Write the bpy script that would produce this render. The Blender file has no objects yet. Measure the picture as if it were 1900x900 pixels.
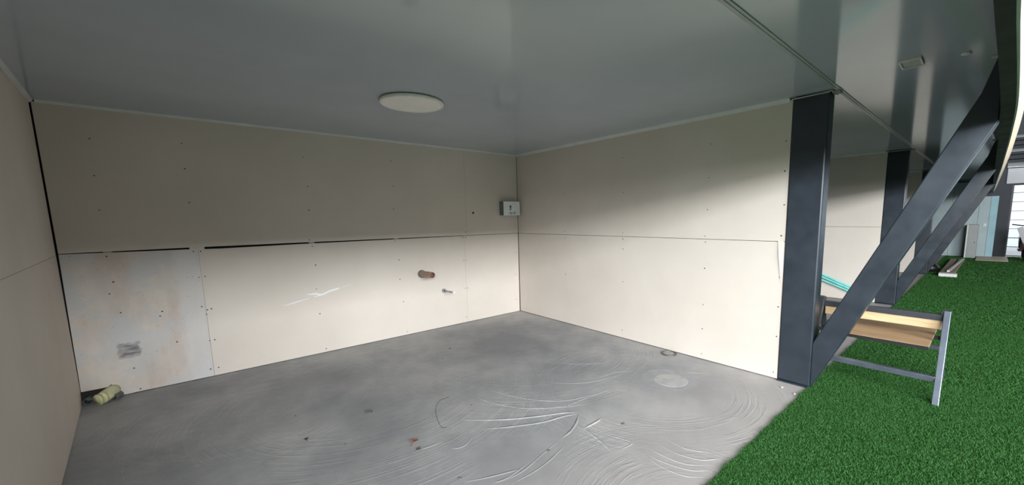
import bpy, bmesh, math, random
import numpy as np
from mathutils import Vector, Matrix
random.seed(7)
S = bpy.context.scene
COL = S.collection
# ------------------------------------------------------------------ camera
CAM_H = 1.4942
YAW, PITCH, ROLL = 0.8303, 0.1295, -0.0157
fw = Vector((math.cos(YAW)*math.cos(PITCH), math.sin(YAW)*math.cos(PITCH), -math.sin(PITCH)))
rt = fw.cross(Vector((0, 0, 1))).normalized(); up = rt.cross(fw)
r2 = rt*math.cos(ROLL) + up*math.sin(ROLL); u2 = -rt*math.sin(ROLL) + up*math.cos(ROLL)
cd = bpy.data.cameras.new('camera'); cam = bpy.data.objects.new('camera', cd); COL.objects.link(cam)
M = Matrix.Identity(4)
for i in range(3):
    M[i][0] = r2[i]; M[i][1] = u2[i]; M[i][2] = -fw[i]
M.translation = (0, 0, CAM_H)
cam.matrix_world = M
cd.sensor_width = 36; cd.lens = 36*735.4847/1900
cd.shift_x = (950-1032.46)/1900; cd.shift_y = (498.09-450)/1900
cd.clip_start = 0.02; cd.clip_end = 200
S.camera = cam
# ------------------------------------------------------------------ world, daylight, exposure
w = bpy.data.worlds.new('World'); S.world = w; w.use_nodes = True
bg = w.node_tree.nodes['Background']; bg.inputs[0].default_value = (0.86, 0.93, 1.0, 1); bg.inputs[1].default_value = 1.4
def area(name, loc, direction, sx, sy, power, col):
    l = bpy.data.lights.new(name, 'AREA'); l.shape = 'RECTANGLE'; l.size = sx; l.size_y = sy; l.energy = power; l.color = col
    o = bpy.data.objects.new(name, l); COL.objects.link(o); o.location = loc
    o.rotation_euler = Vector(direction).to_track_quat('-Z', 'Y').to_euler()
    return o
# daylight entering by the roof light and the high side windows of the hall
area('daylight_roof_light', (-4.6, -4.4, 6.45), (0, 0, -1), 5.0, 5.4, 420, (0.92, 0.965, 1.0))
area('daylight_side_window', (-1.7, -8.9, 4.1), (0, 1, 0), 8.6, 1.5, 2050, (0.92, 0.965, 1.0))
area('daylight_end_window', (-8.9, -5.6, 3.9), (1, 0, 0), 6.0, 3.2, 1600, (0.92, 0.965, 1.0))
S.view_settings.view_transform = 'Standard'; S.view_settings.look = 'None'
S.view_settings.gamma = 1; S.view_settings.use_curve_mapping = False
S.view_settings.exposure = 0.42
# ------------------------------------------------------------------ helpers
def base_of(o):
    v = Vector((0, 0, 0))
    while o is not None:
        v += o.location; o = o.parent
    return v
def tag(o, label=None, cat=None, group=None, kind=None):
    if label: o['label'] = label
    if cat: o['category'] = cat
    if group: o['group'] = group
    if kind: o['kind'] = kind
    return o
def obj(name, bm, mat, parent=None, bevel=0.0, smooth=False):
    """link a bmesh (given in world coordinates) as one mesh object"""
    me = bpy.data.meshes.new(name)
    bmesh.ops.recalc_face_normals(bm, faces=bm.faces)
    off = base_of(parent)
    bmesh.ops.translate(bm, verts=bm.verts, vec=-off)
    bm.to_mesh(me); bm.free()
    if mat: me.materials.append(mat)
    o = bpy.data.objects.new(name, me); COL.objects.link(o)
    if parent: o.parent = parent
    if smooth:
        for p in me.polygons: p.use_smooth = True
    if bevel:
        b = o.modifiers.new('bevel', 'BEVEL'); b.width = bevel; b.segments = 2; b.limit_method = 'ANGLE'
    return o
def rebase(o, loc):
    """move a one-mesh thing's origin to its base"""
    v = Vector(loc)
    o.data.transform(Matrix.Translation(-v)); o.location = v
    return o
def thing(name, label, cat, loc=(0, 0, 0), group=None):
    o = bpy.data.objects.new(name, None); o.empty_display_size = .1; COL.objects.link(o); o.location = loc
    return tag(o, label, cat, group)
def struct(name, bm, mat, bevel=0):
    return tag(obj(name, bm, mat, None, bevel), kind='structure')
def B(): return bmesh.new()
def box(bm, x0, x1, y0, y1, z0, z1):
    vs = [bm.verts.new((x, y, z)) for x in (x0, x1) for y in (y0, y1) for z in (z0, z1)]
    for f in ((0, 1, 3, 2), (4, 6, 7, 5), (0, 4, 5, 1), (2, 3, 7, 6), (0, 2, 6, 4), (1, 5, 7, 3)):
        bm.faces.new([vs[i] for i in f])
    return bm
def prism(bm, pts, vec):
    """extrude a polygon of 3D points along vec"""
    v = Vector(vec)
    a = [bm.verts.new(p) for p in pts]; b = [bm.verts.new(Vector(p)+v) for p in pts]
    n = len(pts)
    bm.faces.new(a); bm.faces.new(b[::-1])
    for i in range(n): bm.faces.new((a[i], a[(i+1) % n], b[(i+1) % n], b[i]))
    return bm
def bar(bm, p, q, wa, wb, ref=(0, 0, 1)):
    """square bar from p to q, wa across 'ref', wb along it"""
    p = Vector(p); q = Vector(q); d = (q-p).normalized(); r = Vector(ref)
    s = d.cross(r).normalized(); t = s.cross(d).normalized()
    ps = [p + s*(wa/2)*i + t*(wb/2)*j for i, j in ((-1, -1), (1, -1), (1, 1), (-1, 1))]
    return prism(bm, ps, q-p)
def tube(bm, pts, rad, n=10, caps=True):
    pts = [Vector(p) for p in pts]; rings = []
    rads = rad if isinstance(rad, (list, tuple)) else [rad]*len(pts)
    ref = Vector((0, 0, 1))
    d0 = (pts[1]-pts[0]).normalized()
    if abs(d0.dot(ref)) > .9: ref = Vector((1, 0, 0))
    for i, p in enumerate(pts):
        d = (pts[min(i+1, len(pts)-1)] - pts[max(i-1, 0)]).normalized()
        s = d.cross(ref).normalized(); t = s.cross(d)
        rings.append([bm.verts.new(p + (s*math.cos(2*math.pi*k/n) + t*math.sin(2*math.pi*k/n))*rads[i]) for k in range(n)])
    for a, b in zip(rings, rings[1:]):
        for k in range(n): bm.faces.new((a[k], a[(k+1) % n], b[(k+1) % n], b[k]))
    if caps: bm.faces.new(rings[0]); bm.faces.new(rings[-1])
    return bm
def lathe(bm, prof, c, n=40, sy=1.0):
    """revolve (radius, z) pairs round the vertical through c"""
    rings = []
    for r, z in prof:
        if r < 1e-6: rings.append([bm.verts.new((c[0], c[1], c[2]+z))])
        else: rings.append([bm.verts.new((c[0]+r*math.cos(2*math.pi*k/n), c[1]+r*sy*math.sin(2*math.pi*k/n), c[2]+z)) for k in range(n)])
    for a, b in zip(rings, rings[1:]):
        for k in range(n):
            if len(a) == 1: bm.faces.new((a[0], b[k], b[(k+1) % n]))
            elif len(b) == 1: bm.faces.new((a[k], a[(k+1) % n], b[0]))
            else: bm.faces.new((a[k], a[(k+1) % n], b[(k+1) % n], b[k]))
    return bm
def copy_tree(o, loc, label, parent=None):
    c = o.copy(); COL.objects.link(c); c.parent = parent
    if parent is None: c.location = loc; c['label'] = label
    for ch in o.children: copy_tree(ch, None, None, c)
    return c
# ------------------------------------------------------------------ materials
class NT:
    def __init__(s, name):
        s.m = bpy.data.materials.new(name); s.m.use_nodes = True; s.t = s.m.node_tree; s.n = s.t.nodes; s.l = s.t.links
        s.p = s.n['Principled BSDF']; s.tc = s.n.new('ShaderNodeTexCoord')
        s.co = s.tc.outputs['Object']
    def link(s, a, b): s.l.new(a, b)
    def noise(s, scale, detail=4, rough=.6, stretch=None, dist=0):
        t = s.n.new('ShaderNodeTexNoise'); t.inputs['Scale'].default_value = scale; t.inputs['Detail'].default_value = detail
        t.inputs['Roughness'].default_value = rough; t.inputs['Distortion'].default_value = dist
        src = s.co
        if stretch:
            mp = s.n.new('ShaderNodeMapping'); mp.inputs['Scale'].default_value = stretch; s.link(s.co, mp.inputs[0]); src = mp.outputs[0]
        s.link(src, t.inputs['Vector']); return t.outputs['Fac']
    def ramp(s, fac, stops):
        r = s.n.new('ShaderNodeValToRGB'); e = r.color_ramp.elements
        while len(e) < len(stops): e.new(.5)
        for k, (p, c) in enumerate(stops):
            e[k].position = p; e[k].color = c if len(c) == 4 else (*c, 1)
        s.link(fac, r.inputs[0]); return r.outputs[0]
    def mix(s, fac, a, b, mode='MIX'):
        x = s.n.new('ShaderNodeMix'); x.data_type = 'RGBA'; x.blend_type = mode
        for v, i in ((fac, 0), (a, 6), (b, 7)):
            if isinstance(v, (int, float)): x.inputs[i].default_value = v
            elif isinstance(v, tuple): x.inputs[i].default_value = (*v, 1) if len(v) == 3 else v
            else: s.link(v, x.inputs[i])
        return x.outputs[2]
    def math(s, op, a, b=None, c=None):
        x = s.n.new('ShaderNodeMath'); x.operation = op
        for i, v in enumerate((a, b, c)):
            if v is None: continue
            if isinstance(v, (int, float)): x.inputs[i].default_value = v
            else: s.link(v, x.inputs[i])
        return x.outputs[0]
    def xyz(s):
        x = s.n.new('ShaderNodeSeparateXYZ'); s.link(s.co, x.inputs[0]); return x.outputs
    def spot(s, axis, c, half, soft, wob=None):
        """1 inside |coord-c|<half, falling off over soft"""
        d = s.math('ABSOLUTE', s.math('SUBTRACT', s.xyz()[axis], c))
        if wob is not None: d = s.math('ADD', d, wob)
        mr = s.n.new('ShaderNodeMapRange'); mr.inputs[1].default_value = half; mr.inputs[2].default_value = half+soft
        mr.inputs[3].default_value = 1; mr.inputs[4].default_value = 0; s.link(d, mr.inputs[0]); return mr.outputs[0]
    def bump(s, h, strength, dist=.01):
        b = s.n.new('ShaderNodeBump'); b.inputs['Strength'].default_value = strength; b.inputs['Distance'].default_value = dist
        s.link(h, b.inputs['Height']); s.link(b.outputs[0], s.p.inputs['Normal'])
    def col(s, c):
        if isinstance(c, tuple): s.p.inputs['Base Color'].default_value = (*c, 1)
        else: s.link(c, s.p.inputs['Base Color'])
    def set(s, rough=.6, metal=0, spec=.5):
        s.p.inputs['Roughness'].default_value = rough; s.p.inputs['Metallic'].default_value = metal
        s.p.inputs['Specular IOR Level'].default_value = spec; return s.m
def simple(name, c, var=.12, scale=20, rough=.6, metal=0, bump=0, spec=.5, stretch=None):
    t = NT(name); n = t.noise(scale, stretch=stretch)
    lo = tuple(max(0, v*(1-var)) for v in c); hi = tuple(min(1, v*(1+var)) for v in c)
    t.col(t.ramp(n, [(.3, lo), (.7, hi)]))
    if bump: t.bump(n, bump, .005)
    return t.set(rough, metal, spec)
def board_mat(name, stained=False):
    t = NT(name)
    c = t.ramp(t.noise(1.3, 5), [(.3, (.635, .567, .498)), (.7, (.695, .627, .558))])
    c = t.mix(t.math('MULTIPLY', t.noise(45, 3), .08), c, (.5, .45, .4))
    if stained:
        n1 = t.noise(3.2, 5, .65); n2 = t.noise(2.1, 4, .6, (1.7, 1, .6))
        c = t.mix(t.ramp(n2, [(.42, (0, 0, 0)), (.62, (.75, .75, .75))]), c, (.53, .44, .385))
        c = t.mix(t.ramp(n1, [(.46, (0, 0, 0)), (.60, (.85, .85, .85))]), c, (.56, .555, .555))
        wob = t.math('MULTIPLY', t.math('SUBTRACT', t.noise(9, 4), .5), .12)
        band = t.spot(0, -.06, .06, .05, wob)
        c = t.mix(t.math('MULTIPLY', band, .6), c, (.64, .625, .61))
        strk = t.ramp(t.noise(14, 4, .6, (.8, 1, 3.0)), [(.35, (.25, .25, .25)), (.6, (1, 1, 1))])
        wob2 = t.math('MULTIPLY', t.math('SUBTRACT', t.noise(22, 3), .5), .06)
        smear = t.math('MULTIPLY', t.spot(0, -.505, .055, .02, wob2), t.spot(2, .395, .055, .02, wob2))
        c = t.mix(t.math('MULTIPLY', t.math('MULTIPLY', smear, strk), .85), c, (.12, .11, .11))
        spk = t.ramp(t.noise(60, 2), [(.68, (0, 0, 0)), (.75, (.6, .6, .6))])
        c = t.mix(spk, c, (.35, .27, .22))
    t.col(c); t.bump(t.noise(90, 4), .06, .004)
    return t.set(.75, 0, .25)
def concrete():
    t = NT('concrete_floor')
    a = t.noise(.9, 6, .62); b = t.noise(7, 6, .7)
    c = t.ramp(a, [(.36, (.235, .235, .242)), (.5, (.335, .33, .328)), (.64, (.455, .435, .42))])
    c = t.mix(t.ramp(b, [(.3, (.35, .35, .35)), (.7, (0, 0, 0))]), c, (.22, .22, .225))
    c = t.mix(t.ramp(t.noise(28, 5, .7), [(.62, (0, 0, 0)), (.8, (.35, .35, .35))]), c, (.17, .16, .155))
    # dusty strip along the turf
    d = t.n.new('ShaderNodeMapRange'); d.inputs[1].default_value = 2.0; d.inputs[2].default_value = .95; d.inputs[3].default_value = 0; d.inputs[4].default_value = .5
    t.link(t.math('ADD', t.xyz()[1], t.math('MULTIPLY', t.math('SUBTRACT', a, .5), 1.2)), d.inputs[0])
    c = t.mix(d.outputs[0], c, (.49, .43, .395))
    t.col(c)
    # sweeping trowel arcs: fine rings round three arm positions
    h = t.math('MULTIPLY', t.noise(55, 4), .3)
    x, y, z = t.xyz()
    for (cx, cy, r0, r1, k) in ((2.75, 3.5, .7, 1.7, 1.0), (2.9, 1.9, .5, 1.25, 1.0), (1.0, 3.6, .5, 1.9, .8), (1.7, .9, .2, 1.0, .8), (.2, 4.0, .3, 1.2, .6)):
        dx = t.math('SUBTRACT', x, cx); dy = t.math('SUBTRACT', y, cy)
        r = t.math('SQRT', t.math('ADD', t.math('MULTIPLY', dx, dx), t.math('MULTIPLY', dy, dy)))
        cb = t.n.new('ShaderNodeCombineXYZ'); t.link(t.math('MULTIPLY', r, 42), cb.inputs[0]); t.link(t.math('MULTIPLY', t.math('ARCTAN2', dy, dx), 1.3), cb.inputs[1]); cb.inputs[2].default_value = cx*7
        nz = t.n.new('ShaderNodeTexNoise'); nz.inputs['Scale'].default_value = 1; nz.inputs['Detail'].default_value = 3; nz.inputs['Roughness'].default_value = .6; t.link(cb.outputs[0], nz.inputs['Vector'])
        strk = t.ramp(nz.outputs['Fac'], [(.50, (0, 0, 0)), (.60, (1, 1, 1)), (.68, (.1, .1, .1))])
        m = t.n.new('ShaderNodeMapRange'); m.interpolation_type = 'SMOOTHSTEP'
        m.inputs[1].default_value = (r1-r0)/2; m.inputs[2].default_value = (r1-r0)/2*.4; m.inputs[3].default_value = 0; m.inputs[4].default_value = k
        t.link(t.math('ABSOLUTE', t.math('SUBTRACT', r, (r0+r1)/2)), m.inputs[0])
        msk = t.ramp(t.noise(1.9, 3), [(.42, (.1, .1, .1)), (.58, (1, 1, 1))])
        f = t.math('MULTIPLY', t.math('MULTIPLY', strk, m.outputs[0]), msk)
        h = t.math('ADD', h, f)
        c = t.mix(t.math('MULTIPLY', f, .16), c, (.50, .49, .48))
    t.col(c)
    t.bump(h, .5, .004)
    return t.set(.62, 0, .4)
def pvc():
    t = NT('ceiling_pvc')
    t.col(t.ramp(t.noise(1.1, 3), [(.3, (.41, .455, .51)), (.7, (.46, .505, .56))]))
    x, y, z = t.xyz()
    g = t.math('ABSOLUTE', t.math('SINE', t.math('MULTIPLY', x, math.pi/.1)))
    t.bump(t.math('ADD', t.math('MULTIPLY', t.math('POWER', g, .25), .15), t.math('MULTIPLY', t.noise(30, 2, .5, (1, .05, 1)), .3)), .03, .002)
    return t.set(.10, 0, .5)
def steel(name, c, rough, var=.2):
    t = NT(name); n = t.noise(5, 5, .6); f = t.noise(60, 3)
    t.col(t.ramp(n, [(.3, tuple(v*(1-var) for v in c)), (.7, tuple(v*(1+var) for v in c))]))
    t.link(t.ramp(n, [(.2, (rough*.8,)*3), (.8, (rough*1.25,)*3)]), t.p.inputs['Roughness'])
    t.bump(f, .05, .002)
    t.p.inputs['Specular IOR Level'].default_value = .6
    return t.m
def wood(name, c, axis):
    t = NT(name); st = [14, 14, 14]; st[axis] = .9
    n = t.noise(3, 5, .65, tuple(st), 1.2)
    t.col(t.ramp(n, [(.25, tuple(v*.7 for v in c)), (.5, c), (.75, tuple(min(1, v*1.18) for v in c))]))
    t.bump(n, .08, .002); return t.set(.55, 0, .35)
def turf_mat(name, dark):
    t = NT(name)
    n = t.noise(160, 2); b = t.noise(1.1, 4)
    if dark: c = t.ramp(n, [(.3, (.012, .05, .012)), (.7, (.03, .11, .025))])
    else: c = t.ramp(n, [(.25, (.020, .090, .018)), (.5, (.034, .138, .028)), (.8, (.075, .205, .055))])
    c = t.mix(t.math('MULTIPLY', b, .35), c, (.035, .09, .014))
    t.col(c); return t.set(.6, 0, .25)
def glass():
    t = NT('window_glass'); t.col((.9, .97, 1.0)); t.p.inputs['Transmission Weight'].default_value = 1; t.p.inputs['IOR'].default_value = 1.05
    return t.set(.02)
M_board = board_mat('gypsum_board'); M_stain = board_mat('gypsum_board_stained', True)
M_conc = concrete(); M_pvc = pvc()
M_steel = steel('charcoal_steel', (.024, .032, .043), .36); M_beam = steel('black_steel', (.005, .005, .006), .55)
M_leg = simple('trestle_sheen', (.20, .23, .28), .15, 9, .3, .7)  # bluish highlights of near legs and stretcher put into the base colour
M_bench = steel('bench_steel', (.045, .05, .058), .28)
M_trim = simple('white_plastic_trim', (.62, .64, .63), .05, 8, .4)
M_dark = simple('dark_cavity', (.03, .025, .02), .3, 6, .9)
M_stud = simple('galvanised_stud', (.35, .36, .37), .15, 12, .45, .6)
M_screw = simple('screw_dark', (.07, .06, .055), .2, 30, .5)
M_white = simple('white_plastic', (.78, .77, .74), .05, 12, .45)
M_cream = simple('cream_panel', (.80, .66, .48), .06, 5, .6)
M_grey = simple('pale_grey_angle', (.45, .50, .49), .08, 9, .4)
M_woodY = wood('bench_plywood', (.42, .27, .15), 1); M_woodL = wood('bench_pine', (.66, .47, .27), 1); M_woodX = wood('plank_wood', (.40, .27, .17), 0)
M_turf = turf_mat('turf_blades', False); M_turfb = turf_mat('turf_base', True)
M_glass = glass()
M_plaster = simple('plaster_white', (.82, .82, .82), .05, 40, .8)
# ------------------------------------------------------------------ setting: dimensions from the photograph
XL, XC, DB, YC, YT, H = -0.8134, 3.778, 5.01, 1.195, 0.9465, 2.44
ZJ = 1.25
bm = B(); box(bm, -9, 24, -9.2, 5.2, -.12, 0)
floor = struct('floor', bm, M_conc)
RIDGES = {
'a': [(1.384, 2.331), (1.563, 2.207), (1.762, 2.101), (1.927, 2.058), (2.041, 2.008)],
'a2': [(1.343, 2.549), (1.567, 2.341), (1.756, 2.212), (1.964, 2.096), (2.053, 2.019)],
'b': [(2.041, 2.008), (1.939, 1.929), (1.819, 1.871), (1.711, 1.85)],
'c': [(1.911, 1.831), (2.041, 1.83), (2.108, 1.839)],
'c2': [(1.911, 1.831), (1.881, 1.669), (1.836, 1.508)],
'd': [(1.746, 3.014), (1.821, 2.707), (1.937, 2.434), (2.105, 2.244), (2.31, 2.163), (2.561, 2.105)],
'e': [(1.609, 2.972), (1.664, 2.625), (1.808, 2.353), (2.032, 2.168), (2.22, 2.056)],
'f': [(2.231, 2.648), (2.405, 2.426), (2.626, 2.303), (2.918, 2.249)],
'g': [(2.612, 2.931), (2.814, 2.689), (3.057, 2.528)],
'h': [(2.665, 2.363), (2.882, 2.32), (3.014, 2.225)],
'i': [(0.996, 1.914), (1.126, 1.851), (1.262, 1.798), (1.305, 1.784)],
'j': [(1.11, 2.264), (1.182, 2.233), (1.305, 2.296)],
'k': [(0.96, 2.393), (1.039, 2.382), (1.115, 2.374)],
'l': [(1.896, 1.49), (2.014, 1.489), (1.979, 1.626)],
'm': [(2.047, 1.424), (2.036, 1.278), (2.062, 1.124), (2.176, 1.001)],
'm2': [(1.972, 1.355), (1.982, 1.215), (2.026, 1.078), (2.112, 0.995)],
'm3': [(1.999, 1.438), (1.938, 1.257), (1.95, 1.086), (2.034, 0.981)],
'm4': [(2.125, 1.382), (2.119, 1.213), (2.17, 1.076), (2.28, 0.999)],
'm5': [(2.216, 1.362), (2.206, 1.206), (2.277, 1.077)],
'n': [(1.711, 1.85), (1.507, 1.804), (1.306, 1.756), (1.166, 1.764)],
'n2': [(1.707, 1.786), (1.508, 1.727), (1.359, 1.705), (1.184, 1.71)],
'n3': [(1.404, 1.8), (1.212, 1.769), (1.114, 1.789)],
'p': [(3.431, 1.921), (3.365, 1.841), (3.51, 1.649)],
'q': [(2.899, 1.369), (2.844, 1.261), (2.778, 1.155)],
'r': [(2.02, 2.156), (2.225, 2.152), (2.473, 2.123), (2.561, 2.105)],
}
def smooth_line(pts, n=5):
    out = []
    P = [Vector((*p, 0)) for p in pts]; P = [2*P[0]-P[1]] + P + [2*P[-1]-P[-2]]
    for i in range(1, len(P)-2):
        for k in range(n):
            t = k/n; a, b, c, d = P[i-1:i+3]
            out.append(.5*((2*b)+(c-a)*t+(2*a-5*b+4*c-d)*t*t+(3*b-a-3*c+d)*t**3))
    out.append(P[-2]); return out
def ridge(bm, pts, wd, ht, z=0):
    L = smooth_line(pts); rows = []
    for i, p in enumerate(L):
        d = (L[min(i+1, len(L)-1)]-L[max(i-1, 0)]).normalized(); s = Vector((-d.y, d.x, 0))
        k = math.sin(math.pi*(i+.35)/(len(L)-.3)); k = max(.15, min(1, k*1.4)) * random.uniform(.75, 1.15)
        rows.append([bm.verts.new(p+s*wd*k*j+Vector((0, 0, z+ht*k*hh))) for j, hh in ((-1, -.1), (-.35, .9), (.25, 1), (1, -.1))])
    for a, b in zip(rows, rows[1:]):
        for k in range(3): bm.faces.new((a[k], a[k+1], b[k+1], b[k]))
for k, pts in RIDGES.items():
    big = k in ('a', 'a2', 'b', 'c', 'c2')
    bm = B(); ridge(bm, pts, .010 if big else .0065, .006 if big else .0028)
    obj('trowel_ridge', bm, M_conc, floor, smooth=True)
bm = B(); tube(bm, [v+Vector((0, 0, .0005)) for v in smooth_line([(1.465, 2.975), (1.36, 2.948), (1.263, 2.802), (1.192, 2.574), (1.218, 2.53)])], .0014, 5)
obj('crack', bm, M_dark, floor)
bm = B(); lathe(bm, [(.25, .0002), (.22, .0012), (.14, .0014), (0, .0014)], (3.10, 1.88, 0), 36); obj('patch_halo', bm, simple('patch_slurry', (.30, .295, .305), .12, 9, .5), floor)
bm = B(); lathe(bm, [(.155, .0005), (.145, .003), (.12, .004), (0, .004)], (3.085, 1.855, 0), 32)
obj('floor_patch', bm, simple('patch_plaster', (.40, .39, .375), .15, 12, .8), floor)
# ceiling of the bays under the mezzanine
# back wall: boards with open joints over a dark stud cavity
def wall(name, bm): return struct(name, bm, M_dark)
bm = B(); box(bm, XL-.12, 19, DB+.09, DB+.2, 0, H)
wb = wall('wall_back', bm)
T = .0125
def bboard(poly, mat):     # polygon in (x, z) on the back wall
    bm = B(); prism(bm, [(x, DB, z) for x, z in poly], (0, T, 0)); return obj('board', bm, mat, wb, .0015)
bboard([(XL+.012, 1.262), (-.02, 1.264), (.95, 1.262), (2.8715, 1.254), (2.8715, H-.012), (XL+.010, H-.012)], M_board)
bboard([(2.873, 1.254), (XC-.003, 1.252), (XC-.003, H-.012), (2.873, H-.012)], M_board)
bboard([(XL+.002, .105), (-.66, .103), (-.642, .122), (-.628, .104), (-.60, .045), (-.606, .008), (.028, .006), (.0275, 1.247), (-.40, 1.252), (XL+.012, 1.257)], M_stain)
bboard([(.030, .006), (2.8255, .006), (2.8255, 1.248), (.95, 1.247), (.2, 1.241), (.029, 1.244)], M_board)
bboard([(2.827, .006), (XC-.012, .006), (XC-.006, 1.247), (2.827, 1.249)], M_board)
for x in (-.54, .01, .96, 1.88, 2.85):
    bm = B(); box(bm, x-.025, x+.025, DB+T, DB+.088, 0.002, H-.02); obj('stud', bm, M_stud, wb)
bm = B(); box(bm, -.03, .075, DB+.001, DB+T+.004, 1.238, 1.27); obj('joint_shim', bm, M_board, wb)
def screws(parent, pts, axis):
    bm = B()
    for a, z in pts:
        a += random.uniform(-.006, .006); r = random.uniform(.005, .0075)
        c = Vector((a, DB, z)) if axis == 1 else Vector((XC, a, z))
        nrm = Vector((0, -1, 0)) if axis == 1 else Vector((-1, 0, 0))
        s = Vector((1, 0, 0)) if axis == 1 else Vector((0, 1, 0)); u = Vector((0, 0, 1))
        ring = [bm.verts.new(c+nrm*.0005+(s*math.cos(k*math.pi/4)+u*math.sin(k*math.pi/4))*r) for k in range(8)]
        mid = bm.verts.new(c+nrm*.0018)
        for k in range(8): bm.faces.new((ring[k], ring[(k+1) % 8], mid))
    return tag(obj('screw_heads', bm, M_screw, parent), kind='stuff')
pts = [(-.539, 2.183), (-.543, 1.888), (-.544, 1.608), (.016, 2.206), (.008, 1.981), (.014, 1.676), (.946, 2.163), (.965, 1.86), (.959, 1.607), (.94, 1.285),
       (.971, 1.006), (.973, .457), (.999, .043), (.96, 1.215), (.965, .74), (1.872, 1.62), (1.858, 1.225), (1.897, .987), (1.909, .445), (1.939, .047), (1.88, 1.9), (1.88, 2.2), (1.89, .74),
       (-.553, 1.222), (-.53, 1.003), (-.563, .905), (-.513, .733), (-.492, .227), (-.47, .03), (.0, 1.225), (.05, 1.225), (.015, .98), (.055, .985), (.0, .7), (.035, .662), (.065, .668), (.03, .62),
       (.02, .36), (.06, .36), (.01, .079), (.06, .08), (-.27, .70), (-.28, .66), (-.20, .40), (2.80, 1.225), (2.85, 1.225), (2.80, .9), (2.845, .9), (2.80, .5), (2.845, .5), (2.8, .08), (2.85, 1.3), (2.89, 1.3), (3.70, .2), (3.7, .6), (3.72, .95)]
screws(wb, pts, 1)
bm = B()
for line, wd in (([(.637, .599), (.76, .622), (.885, .650)], .006), ([(.93, .655), (1.02, .672), (1.09, .700), (1.16, .712), (1.20, .722)], .010), ([(1.22, .728), (1.307, .745)], .007), ([(.87, .690), (.95, .686), (1.0, .676)], .011)):
    vs = []
    for i, (x, z) in enumerate(line):
        k = 1 if 0 < i < len(line)-1 else .35
        vs.append((bm.verts.new((x, DB-.0008, z-wd*k)), bm.verts.new((x, DB-.0022, z)), bm.verts.new((x, DB-.0008, z+wd*k))))
    for a, b in zip(vs, vs[1:]):
        bm.faces.new((a[0], b[0], b[1], a[1])); bm.faces.new((a[1], b[1], b[2], a[2]))
obj('scratch', bm, M_plaster, wb)
# partition walls: near bay, then the bays further along
def partition(name, x, near=False):
    bm = B(); box(bm, x+T+.001, x+.10, YC+.02, DB+.09, .002, H); wr = wall(name, bm)
    for z0, z1 in ((.008, 1.2475), (1.2515, H-.012)):
        bm = B(); box(bm, x, x+T, YC, DB-.004, z0, z1); obj('board', bm, M_board, wr, .0015)
    return wr
wr = partition('wall_right', XC, True)
pts = [(2.957, 2.161), (2.954, 1.766), (2.95, 1.29), (2.949, 1.22), (2.946, .703), (2.95, 1.1), (2.95, .1), (1.89, 2.167), (1.906, 1.849), (1.906, 1.541), (1.925, 1.28), (1.923, 1.221), (1.914, .955), (1.918, .582), (1.921, .327), (1.92, .06),
       (1.225, 2.1), (1.222, 1.85), (1.223, 1.566), (1.223, 1.3), (1.222, 1.21), (1.222, .934), (1.222, .669), (1.222, .398), (1.222, .06), (3.95, 1.3), (3.95, 1.2), (3.95, .7), (3.95, 1.8)]
screws(wr, pts, 0)
bm = B(); prism(bm, [(XC-.004, 1.250, 1.256), (XC-.003, 1.204, 1.252), (XC-.003, 1.204, .90), (XC-.003, 1.214, .90), (XC-.010, 1.236, 1.12)], (.0025, 0, 0))
tag(obj('edge_strip', bm, M_board, wr), 'loose white strip of board edging beside the column')
partition('wall_second_bay', 8.20); partition('wall_third_bay', 12.80)
# left partition, a touch out of square
ang = .0778; dl = Vector((math.sin(ang), -math.cos(ang), 0)); nl = Vector((math.cos(ang), math.sin(ang), 0))
o0 = Vector((XL, DB, 0)); LEN = 3.85
def lquad(bm, s0, s1, z0, z1, d0, d1):
    a = o0+dl*s0+nl*d0; b = o0+dl*s1+nl*d0
    prism(bm, [a+Vector((0, 0, z0)), b+Vector((0, 0, z0)), b+Vector((0, 0, z1)), a+Vector((0, 0, z1))], nl*(d1-d0))
bm = B(); lquad(bm, -.09, LEN-.02, .002, H, -.10, -T-.001); wl = wall('wall_left', bm)
for z0, z1 in ((.006, 1.2490), (1.2505, H-.012)):
    bm = B(); lquad(bm, .003, LEN, z0, z1, -T, 0); obj('board', bm, M_board, wl, .0015)
# ceiling trims (white L strips)
def trim(name, fn, mat=M_trim):
    bm = B(); fn(bm); return struct(name, bm, mat)
def cove(bm, p, q, n, k=1.0):
    """sloped ceiling strip from p to q, n points into the room"""
    p = Vector(p); q = Vector(q); n = Vector(n)
    prism(bm, [p, p+n*.032*k, p+n*.030*k+Vector((0, 0, -.006*k)), p+n*.008*k+Vector((0, 0, -.030*k)), p+Vector((0, 0, -.032*k))], q-p)
trim('trim_1', lambda bm: cove(bm, (XL+.03, DB-.0005, H), (XC-.033, DB-.0005, H), (0, -1, 0), .6))
trim('trim_2', lambda bm: cove(bm, (XC-.0005, DB-.001, H), (XC-.0005, YC+.02, H), (-1, 0, 0)))
trim('trim_3', lambda bm: cove(bm, o0+nl*.0005+Vector((0, 0, H)), o0+dl*LEN+nl*.0005+Vector((0, 0, H)), nl, .7))
trim('trim_4', lambda bm: cove(bm, (8.1995, DB-.001, H), (8.1995, YC+.02, H), (-1, 0, 0)))
trim('trim_5', lambda bm: cove(bm, (12.7995, DB-.001, H), (12.7995, YC+.02, H), (-1, 0, 0)))
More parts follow.
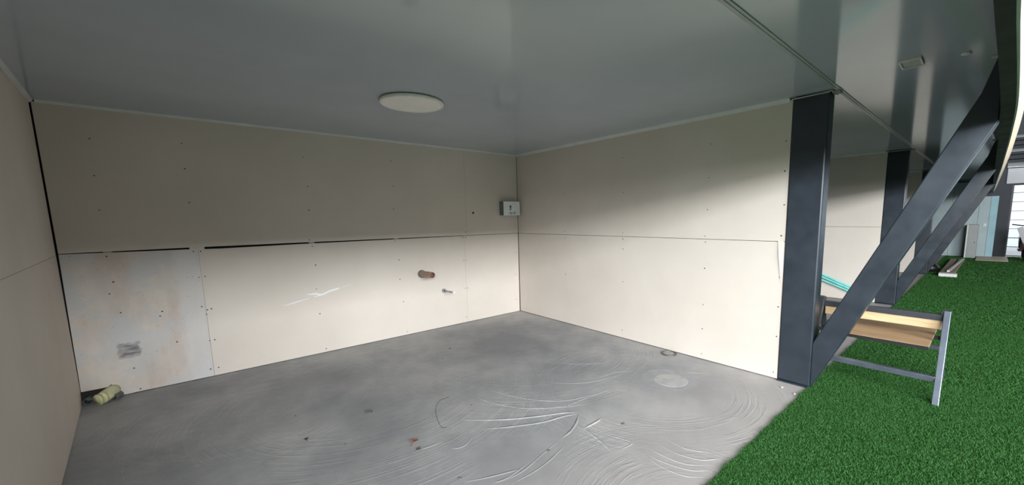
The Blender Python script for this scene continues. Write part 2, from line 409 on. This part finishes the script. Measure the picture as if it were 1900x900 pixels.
# ------------------------------------------------------------------ mezzanine edge: beam, angle, fascia
bx_ = np.array([-7, 0, 1.64, 2.2, 3.35, 4.86, 7.8, 13.9, 19.0])
byl = np.array([.052, .052, .050, .034, .018, .019, .030, .050, .068])
byr = np.array([.008, .008, .011, -.010, -.038, -.039, -.027, .016, .046])
bcr = np.array([-.10, -.10, -.10, -.095, -.067, -.074, -.074, -.042, .000])
xs = np.concatenate([np.linspace(-7, 1, 5), np.linspace(1.4, 9, 32), np.linspace(9.6, 19, 12)])
def curve(vals):
    c = np.interp(xs, bx_, vals)
    for _ in range(3): c = np.concatenate([[c[0]], (c[:-2]+2*c[1:-1]+c[2:])/4, [c[-1]]])
    return c
cl, cr, cc = curve(byl), curve(byr), curve(bcr)
def sweep(bm, ya, yb, z0, z1, i0=0, i1=None):
    idx = range(i0, len(xs) if i1 is None else i1+1); rows = []
    for i in idx: rows.append([bm.verts.new((xs[i], y, z)) for y, z in ((ya[i], z0), (yb[i], z0), (yb[i], z1), (ya[i], z1))])
    for a, b in zip(rows, rows[1:]):
        for k in range(4): bm.faces.new((a[k], a[(k+1) % 4], b[(k+1) % 4], b[k]))
    bm.faces.new(rows[0]); bm.faces.new(rows[-1][::-1])
ZB = 2.05
bm = B(); prism(bm, [(x, y+.0005, H) for x, y in zip(xs, cl)] + [(19, 5.2, H), (-7, 5.2, H)], (0, 0, .28)); ceil = struct('ceiling', bm, M_pvc)
bm = B(); box(bm, -7, 19, .868, .906, H-.005, H+.01); box(bm, -7, 19, .884, .890, H-.008, H)
obj('joint_strip', bm, simple('joint_pvc', (.36, .39, .41), .06, 6, .35), ceil)
bm = B(); sweep(bm, cl, cr, ZB, 2.8)
eb = obj('edge_beam', bm, M_beam); tag(eb, 'long black steel beam running along the edge above the turf', 'beam')
fa = thing('fascia', 'cream panelled fascia on the outer side of the black edge beam', 'fascia', (3.4, -.05, ZB))
ang_in = cr-.0005
bm = B(); sweep(bm, ang_in, ang_in-.008, ZB+.001, ZB+.05); obj('metal_angle', bm, M_grey, fa)
cuts = [0, 5, 12, 17, 22, 27, 32, 37, 42, len(xs)-1]
yb = ang_in-.0085; dz0 = ZB-CAM_H; SL = 2.7
lean = np.clip(dz0*(yb-cc)/(dz0+SL*cc), .012, .12)     # the panels lean outwards as they rise
for a, b in zip(cuts, cuts[1:]):
    bm = B(); rows = []
    for i in range(a, b+1):
        xx = xs[i] + (.003 if i == a else -.003 if i == b else 0); zt = ZB+.004+SL*lean[i]
        rows.append([bm.verts.new((xx, y, z)) for y, z in ((yb[i], ZB+.004), (yb[i]-lean[i], zt), (yb[i]-lean[i]+.010, zt+.03), (yb[i], zt+.03))])
    for p, q in zip(rows, rows[1:]):
        for k in range(4): bm.faces.new((p[k], p[(k+1) % 4], q[(k+1) % 4], q[k]))
    bm.faces.new(rows[0]); bm.faces.new(rows[-1][::-1])
    obj('fascia_panel', bm, M_cream, fa)
# ------------------------------------------------------------------ column frames
def column_frame(x, label):
    t = thing('column_frame', label, 'column', (x, 1.065, 0), 'black steel columns along the bays')
    bm = B(); box(bm, x-.005, x+.145, .935, 1.193, .012, H-.004); obj('column', bm, M_steel, t, .012)
    dirv = Vector((0, -.917, 2.03)).normalized()
    lo = [(x-.004, .934, .012), (x-.004, .020, 2.046), (x-.004, .0275, H-.006), (x-.004, .058, H-.006), (x-.004, .112, 2.23), (x-.004, .9365, .40)]
    bm = B(); prism(bm, lo, (.142, 0, 0)); obj('brace', bm, M_steel, t, .008)
    bm = B(); box(bm, x-.02, x+.16, .915, 1.193, 0, .012); obj('base_plate', bm, M_steel, t, .003)
    bm = B(); prism(bm, [(x-.03, 1.193, H-.016), (x-.03, .935, H-.016), (x-.03, .915, H-.006), (x+.15, .915, H-.006), (x+.15, .925, H-.003), (x-.01, .925, H-.003), (x-.01, 1.193, H-.012)], (0, 0, -.008))
    obj('ceiling_collar', bm, M_trim, t)
    bm = B(); box(bm, x+.02, x+.1, .875, .93, H-.02, H-.002); obj('bracket', bm, simple('bracket_beige', (.36, .33, .29), .1, 10, .6), t, .004)
    bm = B(); box(bm, x-.03, x-.005, .045, .085, H-.012, H-.002); obj('brace_clip', bm, M_trim, t)
    return t
c1 = column_frame(3.775, 'nearest and largest black steel column with its slanting brace')
c2 = copy_tree(c1, (8.2, 1.065, 0), 'second black steel column with slanting brace, behind the metal trestle')
c3 = copy_tree(c1, (12.8, 1.065, 0), 'third and farthest black steel column with slanting brace')
# ------------------------------------------------------------------ turf
bm = B(); box(bm, -8.95, 19, -8.95, YT, 0, .006)
turf = obj('artificial_turf', bm, M_turfb); tag(turf, 'green artificial grass carpet covering the aisle floor', 'turf', kind='stuff')
rng = np.random.default_rng(3)
def blades(zones):
    V = []; F = []
    P = []; Hh = []; Wd = []
    for x0, x1, y0, y1, dens, h, wdt in zones:
        n = int((x1-x0)*(y1-y0)*dens)
        p = np.c_[rng.uniform(x0, x1, n), rng.uniform(y0, y1, n)]
        edge = YT + .004*np.sin(p[:, 0]*9) + .006*np.sin(p[:, 0]*23+1)
        p = p[p[:, 1] < edge]; n = len(p)
        P.append(p); Hh.append(h*rng.uniform(.6, 1.25, n)); Wd.append(wdt*rng.uniform(.7, 1.3, n))
    p = np.concatenate(P); h = np.concatenate(Hh); wd = np.concatenate(Wd); n = len(p)
    a = rng.uniform(0, 2*np.pi, n); b = rng.uniform(0, 2*np.pi, n); ln = rng.uniform(.25, 1.1, n)*h
    s = np.c_[np.cos(a), np.sin(a)]*wd[:, None]/2; lv = np.c_[np.cos(b), np.sin(b)]*ln[:, None]
    v = np.zeros((n, 5, 3))
    v[:, 0, :2] = p-s; v[:, 1, :2] = p+s; v[:, 0, 2] = v[:, 1, 2] = .004
    v[:, 2, :2] = p+s*.8+lv*.35; v[:, 3, :2] = p-s*.8+lv*.35; v[:, 2, 2] = v[:, 3, 2] = .004+h*.65
    v[:, 4, :2] = p+lv; v[:, 4, 2] = .004+h
    me = bpy.data.meshes.new('turf_pile'); me.vertices.add(n*5); me.vertices.foreach_set('co', v.reshape(-1))
    base = (np.arange(n)*5)[:, None]
    loops = (base+np.array([0, 1, 2, 3, 3, 2, 4])).reshape(-1)
    me.loops.add(n*7); me.loops.foreach_set('vertex_index', loops.astype(np.int32))
    st = (np.arange(n)*7)[:, None]+np.array([0, 4]); me.polygons.add(n*2); me.polygons.foreach_set('loop_start', st.reshape(-1).astype(np.int32))
    me.update(calc_edges=True); me.validate(); me.materials.append(M_turf)
    o = bpy.data.objects.new('turf_pile', me); COL.objects.link(o); o.parent = turf; tag(o, kind='stuff'); return o
blades([(1.6, 4.6, -.5, .97, 42000, .016, .0032), (4.6, 7.5, -.7, .97, 20000, .017, .0042), (7.5, 12, -.9, .97, 7000, .018, .008), (12, 19, -1.2, .97, 1600, .022, .018),
        (-1, 1.6, -.5, .97, 4000, .022, .008), (-1, 8, -1.6, -.5, 4000, .022, .008)])
# ------------------------------------------------------------------ fittings in the bay
cx, cy = 1.42, 3.255
t = thing('ceiling_light', 'round white flush light disc on the grey ceiling', 'light', (cx, cy, H-.035))
bm = B(); lathe(bm, [(.243, 0), (.246, -.006), (.246, -.018), (.236, -.024), (.228, -.022), (.228, 0)], (cx, cy, H-.006), 56)
obj('rim', bm, M_white, t, smooth=True)
bm = B(); lathe(bm, [(.229, -.021), (.15, -.0225), (0, -.023)], (cx, cy, H-.006), 56); lathe(bm, [(.2, 0), (.2, .0055), (0, .0055)], (cx, cy, H-.006), 24)
obj('diffuser', bm, simple('diffuser_ivory', (.88, .865, .81), .04, 6, .5), t, smooth=True)
rx, ry = 3.50, .432
t = thing('ceiling_plate', 'small rectangular white light frame set in the ceiling past the column', 'light', (rx, ry, H-.016))
bm = B()
for a in (box(bm, rx-.09, rx+.09, ry-.055, ry-.045, H-.014, H-.001), box(bm, rx-.09, rx+.09, ry+.045, ry+.055, H-.014, H-.001), box(bm, rx-.09, rx-.08, ry-.045, ry+.045, H-.014, H-.001), box(bm, rx+.08, rx+.09, ry-.045, ry+.045, H-.014, H-.001)): pass
obj('frame', bm, M_white, t)
bm = B(); box(bm, rx-.079, rx+.079, ry-.044, ry+.044, H-.008, H-.001); obj('panel', bm, simple('plate_grey', (.42, .44, .44), .15, 25, .4), t)
bm = B(); lathe(bm, [(.024, 0), (.024, -.005), (.018, -.010), (0, -.011)], (3.563, .189, H-.001), 24)
o = obj('ceiling_sensor', bm, M_white); rebase(o, (3.563, .189, H-.012)); tag(o, 'small round pale knob on the ceiling near the black edge beam', 'sensor')
# electrical box in the corner
x0, x1, y1, z0, z1 = 3.440, 3.735, DB, 1.528, 1.73
t = thing('electrical_box', 'grey metal electrical box in the corner where two walls meet', 'box', ((x0+x1)/2, DB, z0))
M_box = simple('box_enamel', (.80, .84, .84), .05, 20, .4); M_boxside = simple('box_galvanised', (.16, .20, .20), .25, 25, .4, .5)
bm = B(); box(bm, x0, x1, 4.905, DB-.001, z0, z1); obj('housing', bm, M_boxside, t, .004)
bm = B(); box(bm, x0-.002, x1+.002, 4.897, 4.9045, z0-.002, z1+.002); lid = obj('lid', bm, M_box, t, .002)
bm = B(); tube(bm, [(3.56, 4.897, 1.655), (3.56, 4.889, 1.655)], .013, 12); obj('knob', bm, M_screw, lid)
bm = B(); tube(bm, [(3.56, 4.897, 1.622), (3.56, 4.892, 1.622)], .010, 12); obj('knob', bm, M_stud, lid)
bm = B(); box(bm, 3.545, 3.575, 4.896, 4.8969, 1.60, 1.675); obj('knob_plate', bm, M_stud, lid)
bm = B()
for i, (a, b, z) in enumerate([(3.53, 3.60, 1.566), (3.61, 3.66, 1.572), (3.54, 3.585, 1.548), (3.60, 3.655, 1.55), (3.68, 3.70, 1.562)]):
    prism(bm, [(a, 4.896, z-.005), (b, 4.896, z-.004), (b-.006, 4.896, z+.006), (a+.008, 4.896, z+.004)], (0, .0006, 0))
obj('scribble', bm, M_screw, lid)
for z in (1.60, 1.66):
    bm = B(); tube(bm, [(x0-.001, 4.955, z), (x0-.006, 4.955, z)], .016, 12); obj('knockout', bm, M_stud, t)
# pipe stubs
def hollow(bm, p, q, ro, ri, n=20):
    p = Vector(p); q = Vector(q); d = (q-p).normalized(); s = d.cross(Vector((0, 0, 1))).normalized(); u = s.cross(d)
    R = lambda c, r: [bm.verts.new(c+(s*math.cos(2*math.pi*k/n)+u*math.sin(2*math.pi*k/n))*r) for k in range(n)]
    rings = [R(p, ro), R(q, ro), R(q, ri), R(q-(q-p)*.8, ri)]
    for a, b in zip(rings, rings[1:]):
        for k in range(n): bm.faces.new((a[k], a[(k+1) % n], b[(k+1) % n], b[k]))
    bm.faces.new(rings[3])
t = thing('drain_pipe', 'short brown plastic waste pipe sticking out of the back wall', 'pipe', (2.173, DB, .778))
M_brown = simple('brown_pvc', (.33, .22, .16), .1, 15, .5)
bm = B(); hollow(bm, (2.173, DB-.0005, .778), (2.178, 4.70, .790), .040, .034); obj('pipe', bm, M_brown, t, smooth=False)
bm = B(); tube(bm, [(2.176, 4.78, .787), (2.1765, 4.765, .7875)], .0345, 16); obj('plug', bm, simple('plug_red', (.22, .09, .06), .15, 20, .6), t)
bm = B(); hollow(bm, (2.173, DB-.001, .778), (2.173, DB-.02, .779), .052, .042); obj('wall_collar', bm, simple('collar_grey', (.16, .17, .18), .1, 20, .5), t)
t = thing('water_pipe', 'thin metal water pipe stub poking from the wall below the brown one', 'pipe', (2.471, DB, .507))
bm = B(); tube(bm, [(2.471, DB-.001, .515), (2.475, 4.74, .522)], .012, 12); obj('pipe', bm, simple('zinc_pipe', (.42, .42, .42), .1, 20, .35, .7), t, smooth=True)
bm = B(); hollow(bm, (2.471, DB-.001, .515), (2.471, DB-.035, .516), .026, .014); obj('sleeve', bm, M_stud, t)
bm = B(); tube(bm, [(2.475, 4.755, .5215), (2.475, 4.715, .5225)], .014, 12); obj('end_cap', bm, M_white, t)
bm = B(); tube(bm, [(2.987, DB-.0005, 1.568), (2.987, DB-.010, 1.568)], [.017, .012], 12)
o = obj('wall_plug', bm, M_screw); rebase(o, (2.987, DB, 1.568)); tag(o, 'small dark plugged hole in the upper back wall near the metal box', 'plug')
# pale yellow duct in the cut corner
t = thing('flexible_duct', 'pale yellow duct elbow lying in the hole at the wall corner', 'duct', (-.68, 4.96, 0))
M_duct = simple('duct_yellow', (.58, .58, .34), .25, 18, .6, 0, .3); M_ductd = simple('duct_sleeve', (.10, .11, .10), .2, 18, .7)
bm = B(); tube(bm, [(-.715, 4.885, .042), (-.69, 4.905, .048), (-.66, 4.935, .062), (-.636, 4.972, .072), (-.63, 5.03, .070)], [.045, .047, .048, .046, .044], 18)
obj('elbow', bm, M_duct, t, smooth=True)
bm = B(); hollow(bm, (-.60, 4.985, .030), (-.628, 4.915, .030), .030, .022); obj('sleeve', bm, M_ductd, t)
for k, (px, py, pz) in enumerate([(-.705, 4.893, .0445), (-.68, 4.914, .052)]):
    bm = B(); tube(bm, [(px-.004, py-.0035, pz), (px+.004, py+.0035, pz)], .0495, 18); obj('band', bm, simple('duct_band', (.42, .37, .18), .2, 14, .6), t)
bm = B(); hollow(bm, (-.772, 5.06, .034), (-.772, 4.95, .034), .030, .024)
o = obj('pipe_stub', bm, simple('pipe_grey', (.08, .09, .09), .2, 12, .6)); rebase(o, (-.772, 5.0, .004)); tag(o, 'dark grey pipe end beside the yellow duct in the corner hole', 'pipe')
# floor drain
fx, fy = 3.69, 2.245
t = thing('floor_drain', 'round floor drain opening at the foot of the right wall', 'drain', (fx, fy, 0))
bm = B(); lathe(bm, [(.083, .0005), (.081, .012), (.068, .012), (.066, .002)], (fx, fy, 0), 32); obj('ring', bm, simple('drain_metal', (.13, .12, .11), .3, 20, .5, .4), t)
bm = B(); lathe(bm, [(.066, .002), (.03, .005), (0, .004)], (fx, fy, 0), 32); obj('cover', bm, simple('drain_mud', (.32, .31, .30), .2, 30, .8), t)
# litter
def leaf(x, y, s, rz, label, c):
    bm = B(); n = 9; rows = []
    for i in range(n):
        u = i/(n-1); wd = .42*math.sin(math.pi*u)**.8*(1-.25*u)+.01
        rows.append([bm.verts.new((s*(u-.5), s*wd*k, s*(.10+.22*abs(k)+.12*math.sin(u*5)))) for k in (-1, -.5, 0, .5, 1)])
    for a, b in zip(rows, rows[1:]):
        for k in range(4): bm.faces.new((a[k], a[k+1], b[k+1], b[k]))
    tube(bm, [(-.5*s, 0, .1*s), (-.85*s, .05*s, .04*s)], .02*s, 5)
    bmesh.ops.rotate(bm, verts=bm.verts, matrix=Matrix.Rotation(rz, 3, 'Z'))
    zmin = min(v.co.z for v in bm.verts); bmesh.ops.translate(bm, verts=bm.verts, vec=(0, 0, -zmin+.001))
    o = obj('dry_leaf', bm, simple('leaf_%d' % int(x*100), c, .3, 60, .7)); o.location = (x, y, 0)
    m = o.modifiers.new('thick', 'SOLIDIFY'); m.thickness = .001
    tag(o, label, 'leaf', 'dry leaves on the concrete')
leaf(.967, 2.496, .055, .6, 'reddish brown dry leaf on the concrete floor, the biggest and nearest', (.26, .10, .06))
leaf(.95, 2.40, .03, 2.2, 'small dark leaf scrap just in front of the reddish leaf', (.10, .07, .05))
leaf(.882, 3.145, .05, .2, 'dull brown leaf scrap lying mid floor behind the reddish leaf', (.16, .12, .09))
leaf(2.061, 4.094, .04, 1.1, 'olive brown leaf scrap towards the far corner of the floor', (.12, .10, .05))
leaf(.438, 3.053, .035, 1.7, 'blackish leaf scrap on the dark left part of the floor', (.05, .04, .03))
def crumb(x, y, s, label, mat):
    bm = B(); bmesh.ops.create_icosphere(bm, subdivisions=2, radius=s)
    for v in bm.verts: v.co *= random.uniform(.75, 1.2); v.co.z *= .6
    zmin = min(v.co.z for v in bm.verts); bmesh.ops.translate(bm, verts=bm.verts, vec=(0, 0, -zmin))
    o = obj('mortar_crumb', bm, mat); o.location = (x, y, 0); tag(o, label, 'crumb', 'crumbs on the concrete floor')
M_cr = simple('crumb_dark', (.14, .13, .12), .2, 50, .9); M_cl = simple('crumb_pale', (.62, .58, .54), .1, 50, .9)
for x, y, lb in ((1.523, 2.705, 'tiny dark crumb on the floor just right of the thin curved crack'), (1.55, 1.797, 'tiny dark crumb on the floor in front of the largest trowel ridge'), (2.158, 1.67, 'tiny dark crumb right of the crossed trowel ridges'),
                 (.62, 2.8, 'tiny dark crumb between the blackish and reddish leaves'), (.45, 3.5, 'tiny dark crumb farthest towards the back wall'), (1.0, 1.95, 'tiny dark crumb nearest the front edge of the picture')):
    crumb(x, y, random.uniform(.006, .011), lb, M_cr)
for x, y, lb in ((3.558, .985, 'pale mortar crumb by the turf edge near the first column foot'), (3.62, 1.10, 'pale mortar crumb close against the foot of the first column')):
    crumb(x, y, random.uniform(.007, .010), lb, M_cl)
# ------------------------------------------------------------------ metal A-frame trestle with boards
AX, AZ = 4.42, .69; Y0, Y1 = .175, 1.035
t = thing('trestle_bench', 'dark metal A-frame trestle with plywood boards standing on the turf edge', 'trestle', (AX, .65, 0))
for y in (Y0, Y1):
    for s, fx_ in ((-1, 4.09), (1, 4.75)):
        bm = B(); bar(bm, (fx_, y + (.012 if s > 0 else 0), .004), (AX + s*.012, y + (.012 if s > 0 else 0), AZ), .042, .042, (0, 1, 0)); obj('leg', bm, M_leg if y == Y0 else M_bench, t, .004)  # near legs get the painted sheen, far legs the dark steel
    bm = B(); box(bm, AX-.03, AX+.03, y-.022, y+.034, AZ-.03, AZ+.005); obj('leg_cap', bm, M_bench, t, .003)
bm = B(); bar(bm, (AX, Y0+.02, .635), (AX, Y1-.02, .635), .05, .05); obj('top_rail', bm, M_bench, t, .004)
bm = B(); bar(bm, (4.182, Y0+.02, .185), (4.182, Y1-.02, .185), .045, .045); obj('stretcher', bm, M_leg, t, .004)
for xr in (4.235, 4.575):
    bm = B(); bar(bm, (xr, Y0+.015, .425), (xr, Y1-.015, .425), .03, .03); obj('shelf_rail', bm, M_bench, t, .003)
bm = B(); box(bm, AX-.012, AX+.008, Y0+.028, Y1-.028, .535, .609); tag(obj('apex_board', bm, M_woodL, t, .002), 'light pine board under the top rail')
bm = B(); box(bm, 4.095, 4.76, .245, .84, .441, .459); tag(obj('shelf_board', bm, M_woodY, t, .002), 'brown plywood shelf board')
bm = B(); box(bm, 4.083, 4.0945, .245, .84, .432, .456); obj('shelf_edge', bm, M_beam, t)
# teal pipes leaning in the next bay
M_teal = simple('teal_plastic', (.22, .62, .57), .12, 10, .4)
for k, (dz, dx) in enumerate(((0, 0), (.055, .012), (.10, .004))):
    pts = [(8.165-dx-.02, 1.22+.02*k, .02+dz*.15), (8.16-dx, 1.50, .145+dz*.75), (8.165-dx, 1.95, .31+dz), (8.17-dx, 2.7, .66+dz), (8.175-dx, 3.3, .94+dz)]
    bm = B(); tube(bm, pts, .018, 10); o = obj('teal_pipe', bm, M_teal, smooth=True); rebase(o, pts[0])
    tag(o, ['lowest of the teal plastic pipes leaning on the next bay wall', 'middle one of the teal plastic pipes leaning on the next bay wall', 'uppermost of the teal plastic pipes leaning on the next bay wall'][k], 'pipe', 'teal pipes in the next bay')
# ------------------------------------------------------------------ far end of the hall
def plank(x0, x1, ya, yb, z0, z1, rz, label, mat, name='timber_plank', group='planks lying along the turf edge'):
    bm = B(); cx = (x0+x1)/2; cy = (ya+yb)/2
    box(bm, x0-cx, x1-cx, ya-cy, yb-cy, 0, z1-z0); bmesh.ops.rotate(bm, verts=bm.verts, matrix=Matrix.Rotation(rz, 3, 'Z'))
    o = obj(name, bm, mat, None, .003); o.location = (cx, cy, z0); return tag(o, label, 'plank', group)
plank(12.75, 16.6, .60, .72, .012, .075, .0, 'brown timber plank on the turf, nearest the third column', M_woodX)
plank(12.85, 16.9, .46, .58, .012, .06, -.01, 'brown timber plank on the turf, outer one of the pair', M_woodX)
plank(12.9, 16.4, .50, .545, .077, .115, -.035, 'long thin white profile lying on top of the brown planks', M_white, 'white_profile')
plank(12.45, 12.70, .42, .72, .012, .085, .03, 'short white block across the near end of the planks', M_white, 'white_block')
bm = B(); bmesh.ops.create_icosphere(bm, subdivisions=3, radius=.17)
for v in bm.verts:
    v.co += v.co.normalized()*random.uniform(-.012, .012); v.co.z = max(-.10, v.co.z*.75)
bmesh.ops.translate(bm, verts=bm.verts, vec=(0, 0, .10))
o = obj('rubbish_sack', bm, simple('black_plastic', (.012, .012, .013), .2, 8, .35), smooth=True); o.location = (13.35, .93, .001); tag(o, 'black sack slumped beside the brown planks', 'sack')
bm = B(); box(bm, 17.0, 18.6, -.42, .23, 0, .016); o = obj('plywood_sheet', bm, wood('ply_floor', (.62, .50, .36), 0), None, .002); o.location.z = .026; tag(o, 'pale plywood sheet lying on the far turf', 'plywood')
# teal boards and grey cabinet under the far end of the mezzanine
t = thing('teal_partition', 'light teal board partition at the far end of the bays', 'partition', (18.45, .6, 0))
M_tw = simple('teal_board', (.36, .58, .64), .08, 3, .5); M_tw2 = simple('grey_teal_board', (.44, .53, .54), .08, 3, .5)
for ya, yb, m in ((-.10, .06, M_tw), (.064, .30, M_tw2), (.304, .9, M_tw2), (.904, 2.1, M_tw2), (2.104, 4.9, M_tw2)):
    bm = B(); box(bm, 18.42, 18.45, ya, yb, .012, 1.92 if ya < .3 else 2.38); obj('board', bm, m, t, .003)
bm = B(); box(bm, 18.45, 18.50, -.08, 4.9, 1.80, 1.86); obj('rail', bm, M_stud, t)
bm = B(); box(bm, 18.395, 18.42, .10, .17, .98, 1.08); obj('switch', bm, M_white, t, .004)
t = thing('grey_cabinet', 'narrow pale grey cabinet beside the teal partition', 'cabinet', (18.05, .40, 0))
bm = B(); box(bm, 17.86, 18.3, .25, .50, .012, 1.05); obj('body', bm, simple('cabinet_grey', (.36, .38, .36), .08, 6, .5), t, .004)
bm = B(); box(bm, 17.845, 17.859, .255, .46, .03, 1.03); d = obj('door', bm, simple('cabinet_door', (.40, .42, .40), .06, 6, .5), t, .003)
bm = B(); tube(bm, [(17.845, .30, .5), (17.82, .30, .5)], .014, 10); obj('knob', bm, M_screw, d)
bm = B(); box(bm, 17.84, 17.859, .465, .50, .012, 1.05); obj('edge_strip', bm, M_white, t)
# end wall of the hall with its barred glass front
X9 = 19.2
bm = B(); box(bm, X9, X9+.25, -.36, 5.2, 0, 6.5); box(bm, X9, X9+.25, -9.2, -.36, 2.27, 6.5); box(bm, X9, X9+.25, -9.2, -6.5, 0, 2.27)
struct('wall_end', bm, simple('dark_grey_wall', (.07, .075, .085), .1, 2, .7))
bm = B(); box(bm, X9-.06, X9+.02, -6.5, -.22, 2.31, 2.78); struct('trim_6', bm, simple('white_lintel', (.72, .72, .75), .05, 3, .5))
win = bpy.data.objects.new('window_1', None); COL.objects.link(win); win.location = (X9+.1, -3.4, 0); tag(win, 'tall barred glass front at the far end of the hall', kind='structure')
bm = B(); box(bm, X9+.12, X9+.13, -6.5, -.36, .02, 2.27); obj('pane', bm, M_glass, win)
M_fr = simple('window_frame_dark', (.05, .05, .06), .1, 6, .4)
for z in [.02+.285*k for k in range(8)] + [2.25]:
    bm = B(); box(bm, X9+.06, X9+.085, -6.5, -.36, z, z+.022); obj('bar', bm, M_fr, win)
for y in (-.38, -.86, -1.9, -3.1, -4.3, -5.5, -6.48):
    bm = B(); box(bm, X9+.05, X9+.10, y-.02, y+.02, .0, 2.27); obj('mullion', bm, M_fr, win)
lv = thing('louvre', 'dark slatted louvre above the white lintel at the far end', 'louvre', (X9-.1, -3, 2.84))
for k in range(7):
    bm = B(); prism(bm, [(X9-.12, -6.5, 2.86+.14*k), (X9-.02, -6.5, 2.93+.14*k), (X9-.02, -6.5, 2.945+.14*k), (X9-.12, -6.5, 2.875+.14*k)], (0, 6.3, 0)); obj('slat', bm, M_fr if k % 3 else M_grey, lv)
bm = B(); box(bm, X9-.16, X9-.13, -6.5, -.2, 2.80, 2.84); obj('sill', bm, M_white, lv)
# hall roof and outer walls (out of view, they shape the daylight)
ZR = 6.5
bm = B(); box(bm, -9.2, -7.1, -9.2, 5.2, ZR, ZR+.2); box(bm, -2.1, X9+.25, -9.2, 5.2, ZR, ZR+.2); box(bm, -7.1, -2.1, -1.7, 5.2, ZR, ZR+.2); box(bm, -7.1, -2.1, -9.2, -7.1, ZR, ZR+.2)
struct('ceiling_hall', bm, simple('roof_sheet', (.15, .15, .155), .1, 1, .6))
M_hw = simple('hall_wall', (.20, .19, .18), .06, 1, .8)
bm = B(); box(bm, -9.2, -9.0, -9.2, 5.2, 0, 2.3); box(bm, -9.2, -9.0, -9.2, 5.2, 5.5, ZR); box(bm, -9.2, -9.0, -9.2, -8.6, 2.3, 5.5); box(bm, -9.2, -9.0, -2.6, 5.2, 2.3, 5.5); struct('wall_hall_end', bm, M_hw)
bm = B(); box(bm, -9.0, X9, -9.2, -9.0, 0, 3.3); box(bm, -9.0, X9, -9.2, -9.0, 4.9, ZR); box(bm, -9.0, -6.1, -9.2, -9.0, 3.3, 4.9); box(bm, 2.7, X9, -9.2, -9.0, 3.3, 4.9); struct('wall_hall_side', bm, M_hw)
wn = bpy.data.objects.new('window_2', None); COL.objects.link(wn); wn.location = (-1.7, -9.1, 3.3); tag(wn, kind='structure')
for k in range(7):
    a = -6.1+k*1.458; bm = B(); box(bm, a, a+.05, -9.13, -9.07, 3.31, 4.89); obj('mullion', bm, M_fr, wn)
wn = bpy.data.objects.new('window_4', None); COL.objects.link(wn); wn.location = (-9.1, -5.6, 2.3); tag(wn, kind='structure')
for k in range(5):
    a = -8.6+k*1.4875; bm = B(); box(bm, -9.13, -9.07, a, a+.05, 2.31, 5.49); obj('mullion', bm, M_fr, wn)
wn = bpy.data.objects.new('window_3', None); COL.objects.link(wn); wn.location = (-4.6, -4.4, ZR); tag(wn, kind='structure')
for k in range(5):
    a = -7.1+k*1.2375; bm = B(); box(bm, a, a+.05, -7.1, -1.7, ZR+.08, ZR+.14); obj('glazing_bar', bm, M_fr, wn)
bm = B(); box(bm, X9+.25, 45, -25, 20, -.2, -.05); struct('floor_outside', bm, simple('pavement', (.6, .6, .6), .08, 2, .9))
# ------------------------------------------------------------------ scooter parked by the glass front
sx, sy = 18.2, -.76
t = thing('motor_scooter', 'dark motor scooter with white front shield parked by the bright glass', 'scooter', (sx, sy, .006))
M_tyre = simple('tyre', (.015, .015, .016), .2, 20, .7); M_body = simple('scooter_body', (.06, .02, .035), .1, 5, .25); M_wh = simple('scooter_white', (.75, .72, .75), .03, 5, .3)
for xx in (sx-.60, sx+.62):
    bm = B(); n, m = 24, 8
    vs = [[bm.verts.new((xx+(.19+.05*math.cos(b))*math.cos(a), sy+.05*math.sin(b), .25+(.19+.05*math.cos(b))*math.sin(a))) for b in [2*math.pi*j/m for j in range(m)]] for a in [2*math.pi*i/n for i in range(n)]]
    for i in range(n):
        for j in range(m): bm.faces.new((vs[i][j], vs[(i+1) % n][j], vs[(i+1) % n][(j+1) % m], vs[i][(j+1) % m]))
    wh = obj('wheel', bm, M_tyre, t, smooth=True)
    bm = B(); tube(bm, [(xx, sy-.03, .25), (xx, sy+.03, .25)], .14, 16); obj('hub', bm, M_stud, wh)
bm = B(); prism(bm, [(sx-.72, sy-.07, .50), (sx-.45, sy-.07, .55), (sx-.38, sy-.07, .42), (sx-.5, sy-.07, .50)], (0, .14, 0)); obj('front_fender', bm, M_body, t, .01)
bm = B(); prism(bm, [(sx-.50, sy-.06, .42), (sx-.50, sy+.06, .42), (sx-.42, sy+.24, .95), (sx-.44, sy+.12, 1.0), (sx-.50, sy, .62), (sx-.44, sy-.12, 1.0), (sx-.42, sy-.24, .95)], (.05, 0, .01)); obj('front_shield', bm, M_wh, t, .01)
bm = B(); box(bm, sx-.42, sx+.1, sy-.17, sy+.17, .28, .36); obj('footboard', bm, M_body, t, .02)
bm = B(); prism(bm, [(sx+.05, sy-.15, .32), (sx+.75, sy-.15, .48), (sx+.85, sy-.15, .72), (sx+.1, sy-.15, .68)], (0, .30, 0)); obj('rear_body', bm, M_body, t, .03)
bm = B(); prism(bm, [(sx+.05, sy-.13, .685), (sx+.8, sy-.13, .725), (sx+.8, sy-.13, .80), (sx+.35, sy-.13, .76), (sx+.05, sy-.13, .77)], (0, .26, 0)); obj('seat', bm, M_tyre, t, .03)
bm = B(); tube(bm, [(sx-.56, sy, .30), (sx-.40, sy, 1.02)], .03, 10); obj('steering_column', bm, M_stud, t)
bm = B(); tube(bm, [(sx-.32, sy-.34, 1.06), (sx-.40, sy-.15, 1.03), (sx-.40, sy+.15, 1.03), (sx-.32, sy+.34, 1.06)], .018, 8); obj('handlebar', bm, M_tyre, t)
bm = B(); tube(bm, [(sx-.50, sy, 1.0), (sx-.40, sy, 1.0)], [.06, .08], 14); obj('headlight', bm, M_wh, t)
